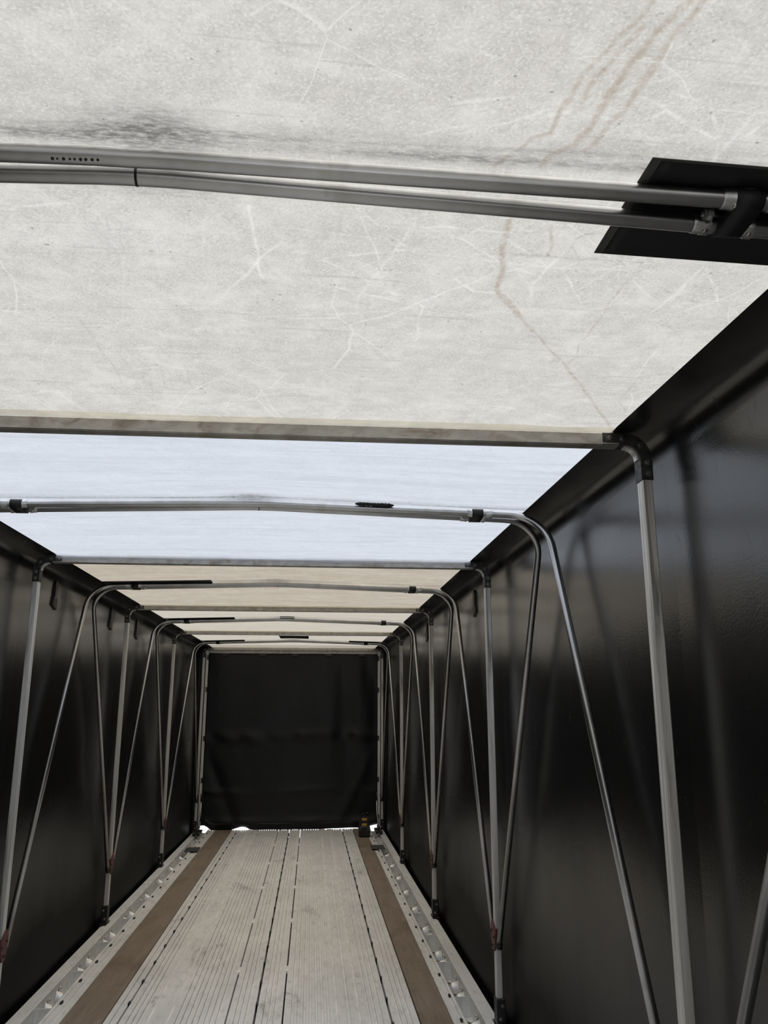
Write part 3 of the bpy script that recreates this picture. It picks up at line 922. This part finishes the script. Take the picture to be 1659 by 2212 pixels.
BW, BD = 0.032, 0.044
FLAB = {
 1: 'grimy aluminium bow frame nearest the camera, its beam crossing the whole view',
 2: 'aluminium bow frame between the bluish roof panel and the tan roof panel',
 3: 'third aluminium bow frame from the camera, dividing tan and cream roof',
 4: 'second to last aluminium bow frame, just before the black square roof patch',
 5: 'last aluminium bow frame standing right against the black end curtain'}
def bow_frame(k):
    y = FR[k]; hr = HR(y)
    root = empty('bow_frame', (0, y, 0))
    tag(root, FLAB[k], 'frame', 'aluminium bow frames')
    zc = hr - 0.026                                            # beam centre line
    R = 0.062
    # crossbeam
    m = MB()
    sec = [(-a, b) for a, b in post_section(0.040, BD)]        # groove towards below
    P = [(yy, zc + 0.0 - xx) for xx, yy in [(-a, b) for a, b in post_section(0.040, BD)]]
    P = [(b, zc + a) for a, b in post_section(0.040, BD)]
    m.prism(P, 'x', -(XP - R - 0.02), XP - R - 0.02)
    # raised lip on the near face
    m.box(-(XP - R - 0.02), XP - R - 0.02, -BD / 2 - 0.003, -BD / 2, zc - 0.018, zc - 0.013)
    m.build('crossbeam', M['beam'], root)
    for sx in (-1, 1):
        m = MB()
        m.prism([(sx * (XP + a), b) for a, b in post_section(BW, BD)], 'z', 0.10, zc - R + 0.005)
        m.build('post', M['post'], root)
        # corner casting
        arc = []
        cx, cz = XP - R, zc - R
        arc.append((sx * (cx - 0.070), 0, zc))
        for i in range(11):
            a = math.pi / 2 * (1 - i / 10)
            arc.append((sx * (cx + R * math.cos(a)), 0, cz + R * math.sin(a)))
        arc.append((sx * XP, 0, cz - 0.066))
        hw, hd = 0.0185, BD / 2 + 0.0025
        m = MB(); m.sweep(arc, [(-hw, -hd), (hw, -hd), (hw, hd), (-hw, hd)], False, True, (0, 0, 1))
        # inner rib of the casting
        cast = m.build('corner_bracket', M['cast'], root)
        m = MB()
        rib = [(px - sx * 0.0 , 0, pz) for px, _, pz in arc[2:-1]]
        inner = []
        for i in range(11):
            a = math.pi / 2 * (1 - i / 10)
            inner.append((sx * (cx + (R - hw - 0.003) * math.cos(a)), 0, cz + (R - hw - 0.003) * math.sin(a)))
        m.sweep(inner, [(-0.003, -0.012), (0.003, -0.012), (0.003, 0.012), (-0.003, 0.012)], False, True, (0, 0, 1))
        m.build('casting_rib', M['post'], cast)
        for bx, bz in ((cx - 0.050, zc), (cx - 0.010, zc), (cx + R * 0.72, cz + R * 0.70), (XP + 0.002, cz - 0.012), (XP + 0.002, cz - 0.047)):
            m = MB(); m.hexhead((sx * bx, -hd, bz), (0, -1, 0), 0.0075, 0.008)
            m.build('bolt', M['bolt2'], cast)
        # foot bracket
        m = MB()
        xa, xb = sorted((sx * (XP - 0.021), sx * (XP + 0.026)))
        m.box(xa, xb, -0.037, 0.037, 0.012, 0.138, 0.003)
        xa, xb = sorted((sx * (XP - 0.020), sx * (XP + 0.034)))
        m.box(xa, xb, -0.060, 0.060, 0.000, 0.014, 0.003)
        fb = m.build('foot_bracket', M['black'], root)
        for bx, bz in ((XP + 0.010, 0.105), (XP - 0.002, 0.045)):
            m = MB(); m.hexhead((sx * bx, -0.037, bz), (0, -1, 0), 0.006, 0.007)
            m.build('bolt', M['bolt'], fb)
        for yy in (-0.036, 0.036):
            m = MB(); m.tube([(sx * (XP + 0.006), yy, -0.018), (sx * (XP + 0.032), yy, -0.018)], 0.026, 16)
            m.build('roller', M['slate'], fb)
        # pivot plate for the lift bows
        m = MB()
        q = [(-0.046, 0.405), (-0.020, 0.360), (0.022, 0.360), (0.050, 0.430), (0.046, 0.480), (0.024, 0.505), (-0.014, 0.490), (-0.046, 0.450)]
        xi = XP - BW / 2
        xa, xb = sorted((sx * (xi - 0.008), sx * (xi - 0.001)))
        m.prism(q, 'x', xa, xb)
        pv = m.build('pivot_plate', M['red'], root)
        m = MB()
        xa, xb = sorted((sx * (xi - 0.001), sx * (xi + 0.028)))
        for yc0 in (-0.040, 0.0315):
            m = MB(); m.box(xa, xb, yc0, yc0 + 0.0085, 0.375, 0.47, 0.001)
            m.build('pivot_cheek', M['red'], pv)
        for yy, zz in ((-0.030, 0.43), (0.030, 0.45), (0.0, 0.385)):
            m = MB(); m.hexhead((sx * (xi - 0.008), yy, zz), (-sx, 0, 0), 0.006, 0.006)
            m.build('bolt', M['black'], pv)
    return root
frames = [bow_frame(k) for k in range(1, 6)]          # the one overhead behind the view is not in the picture

# ================================================================== LIFT BOWS (tube pairs)
XT = 1.268
RT = 0.0150
PLAB = ['pair of grey steel tubes crossing the grey roof close overhead, nearest the camera',
        'pair of steel lift bow tubes crossing under the bluish white roof panel',
        'pair of steel lift bow tubes crossing under the tan roof panel',
        'pair of steel lift bow tubes under the cream roof, before the second to last frame',
        'farthest pair of steel lift bow tubes, next to the end curtain']
XB = 0.965
def lift_bow(j):
    ym = PAIR[j]
    root = empty('lift_bow', (0, ym, 0))
    tag(root, PLAB[j], 'tubes', 'lift bow tube pairs')
    hr = HR(ym)
    tops = {}
    for s, k in ((-1, j), (1, j + 1)):
        yf = FR[k] - s * 0.062 - ym
        ye = s * 0.038; yc = s * 0.0205
        zc = hr + RIDGE - RT - 0.006 - (0.004 if s > 0 else 0); ze = hr - RT - 0.006 - (0.004 if s > 0 else 0)
        px = PEAK_X[j]
        A0 = (XT, yf, 0.405); B0 = (XT, ye, ze); C0 = (px, yc, zc)
        def half_path(sx):
            a_, b_ = Vector((sx * XT, yf, 0.405)), Vector((sx * XT, ye, ze)); c_ = Vector((px, yc, zc))
            d_ = (b_ - c_) / (b_ - c_).length
            # straight run to the eave bend, then over to a rounded peak
            return [a_] + fillet(a_, b_, c_, 0.165, 12) + [c_ + d_ * 0.06, c_ + d_ * 0.025 - Vector((0, 0, 0.0008))]
        path = half_path(1) + [Vector((px, yc, zc - 0.0016))] + half_path(-1)[::-1]
        m = MB(); m.tube(path, RT, 20)
        tb = m.build('bow_tube', M['tube'], root)
        tops[s] = (yc, ye, zc, ze)
        for sx in (-1, 1):
            m = MB()
            d = (Vector((sx * XT, ye, ze)) - Vector((sx * XT, yf, 0.405))).normalized()
            p0 = Vector((sx * XT, yf, 0.405)) - d * 0.024
            m.tube([p0, p0 + d * 0.030], RT + 0.003, 14)
            m.build('end_cap', M['black'], tb)
        # pressed joint at the middle of the lower tube
        if s > 0:
            m = MB(); m.tube([(px - 0.002, yc, zc - 0.0016), (px + 0.002, yc, zc - 0.0016)], RT + 0.0006, 20)
            m.build('weld_ring', M['cast'], tb)
        for sx in (-1, 1):
            for (xa, xb) in ((XB - 0.024 - 0.030, XB - 0.024), (XB + 0.024, XB + 0.024 + 0.030)):
                sh = -0.010 * s
                def at(x):
                    f = x / XT
                    return Vector((sx * x, yc + (ye - yc) * f, zc + (ze - zc) * f))
                m = MB()
                a, b = at(xa + sh), at(xb + sh)
                pts = [a, a.lerp(b, 0.15), a.lerp(b, 0.5), a.lerp(b, 0.62), b]
                seg = 16
                prof = [RT + 0.0008, RT + 0.0022, RT + 0.0022, RT + 0.0034, RT + 0.0034]
                vs, fs = [], []
                for p, r_ in zip(pts, prof):
                    for q in range(seg):
                        an = 2 * math.pi * q / seg
                        vs.append(p + Vector((0, math.cos(an) * r_, math.sin(an) * r_)))
                for i in range(4):
                    for q in range(seg):
                        q2 = (q + 1) % seg
                        fs.append((i * seg + q, i * seg + q2, (i + 1) * seg + q2, (i + 1) * seg + q))
                m.add(vs, fs, True)
                c = a.lerp(b, 0.7) + Vector((0, -0.006, -RT - 0.001))
                m.dome(c, (0, -0.3, -1), 0.005, 0.003, 8)
                m.build('collar', M['collar'], tb)
    # straps that bind the two tubes together
    for sx in (-1, 1):
        f = XB / XT
        ya = tops[-1][0] + (tops[-1][1] - tops[-1][0]) * f; yb = tops[1][0] + (tops[1][1] - tops[1][0]) * f
        za = tops[-1][2] + (tops[-1][3] - tops[-1][2]) * f; zb = tops[1][2] + (tops[1][3] - tops[1][2]) * f
        rr = RT + 0.0045
        loop = []
        for i in range(9):
            a = math.pi / 2 + math.pi * i / 8
            loop.append((ya + rr * math.cos(a), za + rr * math.sin(a)))
        for i in range(9):
            a = -math.pi / 2 + math.pi * i / 8
            loop.append((yb + rr * math.cos(a), zb + rr * math.sin(a)))
        m = MB(); m.prism([(p, q) for p, q in loop], 'x', sx * XB - 0.024, sx * XB + 0.024, True)
        st = m.build('strap', M['tape'], root)
        m = MB(); m.tube([(sx * (XB - 0.062), (ya + yb) / 2, (za + zb) / 2 - 0.004), (sx * (XB - 0.024), (ya + yb) / 2, (za + zb) / 2 - 0.004)], 0.0045, 8)
        m.hexhead((sx * (XB - 0.046), (ya + yb) / 2, (za + zb) / 2 - 0.004), (-sx, 0, 0), 0.010, 0.012)
        m.build('clamp_bolt', M['bolt'], st)
    return root
bows = [lift_bow(j) for j in range(5)]
# black stencil smudge on the nearest tube
m = MB()
for i in range(9):
    x = -0.150 + 0.0085 * i + random.uniform(-0.001, 0.001)
    zc = HR(PAIR[0]) + RIDGE * (1 - abs(x) / XT) - RT - 0.006
    a = -2.15
    c = Vector((x, -0.0205 - 0.0005, zc)) + Vector((0, math.cos(a), math.sin(a))) * (RT + 0.0002)
    m.dome(c, (0, math.cos(a), math.sin(a)), 0.0016 + 0.0012 * random.random(), 0.0003, 8)
m.build('ink_smudge', M['ink'], bows[0])

# ================================================================== END FRAME
ef = empty('end_door_frame', (0, 12.07, 0))
tag(ef, 'slim grey metal door frame around the black end curtain', 'frame')
for sx in (-1, 1):
    m = MB()
    xa, xb = sorted((sx * 1.215, sx * 1.25))
    m.prism([(xa, -0.012), (xb, -0.012), (xb, 0.012), (xa, 0.012)], 'z', 0.03, 2.43)
    jb = m.build('jamb', M['post'], ef)
    for z in (0.12, 0.62, 1.18, 1.85, 2.30):
        m = MB()
        xa, xb = sorted((sx * 1.208, sx * 1.235))
        m.box(xa, xb, -0.024, -0.012, z, z + 0.07, 0.002)
        m.build('hinge', M['cast'], jb)
m = MB(); m.box(-1.215, 1.215, -0.014, 0.014, 2.395, 2.445, 0.002)
m.build('header', M['beam'], ef)

# rolling trolleys at the end corners
for sx, lab in ((-1, 'dark roller trolley at the foot of the end frame, left side'), (1, 'dark roller trolley at the foot of the end frame, right side')):
    tr = empty('roller_trolley', (sx * 1.19, 11.60, 0.009))
    tag(tr, lab, 'trolley', 'corner roller trolleys')
    m = MB(); m.box(-0.045, 0.045, -0.17, 0.17, 0.02, 0.045, 0.004); m.box(-0.012, 0.012, -0.12, 0.12, 0.045, 0.09, 0.003)
    m.build('chassis', M['black'], tr)
    for yy in (-0.12, 0.12):
        for xw in (-0.04, 0.016):
            m = MB(); m.tube([(xw, yy, 0.026), (xw + 0.024, yy, 0.026)], 0.026, 16)
            m.build('wheel', M['slate'], tr)
    m = MB(); m.tube([(0, 0.02, 0.09), (0.0, 0.06, 0.16), (-sx * 0.01, 0.14, 0.24), (-sx * 0.01, 0.16, 0.40)], 0.008, 10)
    m.build('lever', M['bolt'], tr)
    m = MB(); m.tube([(-sx * 0.01, 0.16, 0.40), (-sx * 0.01, 0.162, 0.50)], 0.012, 10)
    m.build('grip', M['black'], tr)

# ================================================================== TOOL CASE
tc = empty('tool_case', (0.985, 11.33, 0.0007))
tag(tc, 'small upright black tool case with two yellow panels standing near the curtain', 'tool case')
m = MB()
m.box(-0.075, 0.075, -0.06, 0.075, 0.0, 0.135, 0.014)
m.build('base', M['plastic'], tc)
m = MB()
m.prism([(-0.070, 0.135), (0.070, 0.135), (0.062, 0.235), (0.045, 0.262), (-0.045, 0.262), (-0.062, 0.235)], 'y', -0.045, 0.06)
bd = m.build('body', M['plastic'], tc)
m = MB()
m.prism([(-0.033, 0.205), (0.028, 0.205), (0.034, 0.232), (-0.034, 0.236)], 'y', -0.0475, -0.045)
m.build('yellow_panel', M['yellow'], bd)
m = MB()
m.prism([(-0.036, 0.140), (0.030, 0.140), (0.030, 0.168), (-0.020, 0.172), (-0.034, 0.160)], 'y', -0.0485, -0.045)
m.build('yellow_panel', M['yellow'], bd)
m = MB(); m.tube([(-0.04, 0.01, 0.262), (-0.03, 0.01, 0.283), (0.02, 0.01, 0.283), (0.03, 0.01, 0.262)], 0.007, 8)
m.build('handle', M['plastic'], tc)
m = MB(); m.tube([(0.042, 0.02, 0.255), (0.042, 0.02, 0.300)], 0.016, 12)
m.build('knob', M['plastic'], tc)
for sx in (-1, 1):
    m = MB(); m.box(sx * 0.05 - 0.012, sx * 0.05 + 0.012, -0.066, -0.06, 0.08, 0.12, 0.002)
    m.build('latch', M['slate'], tc)
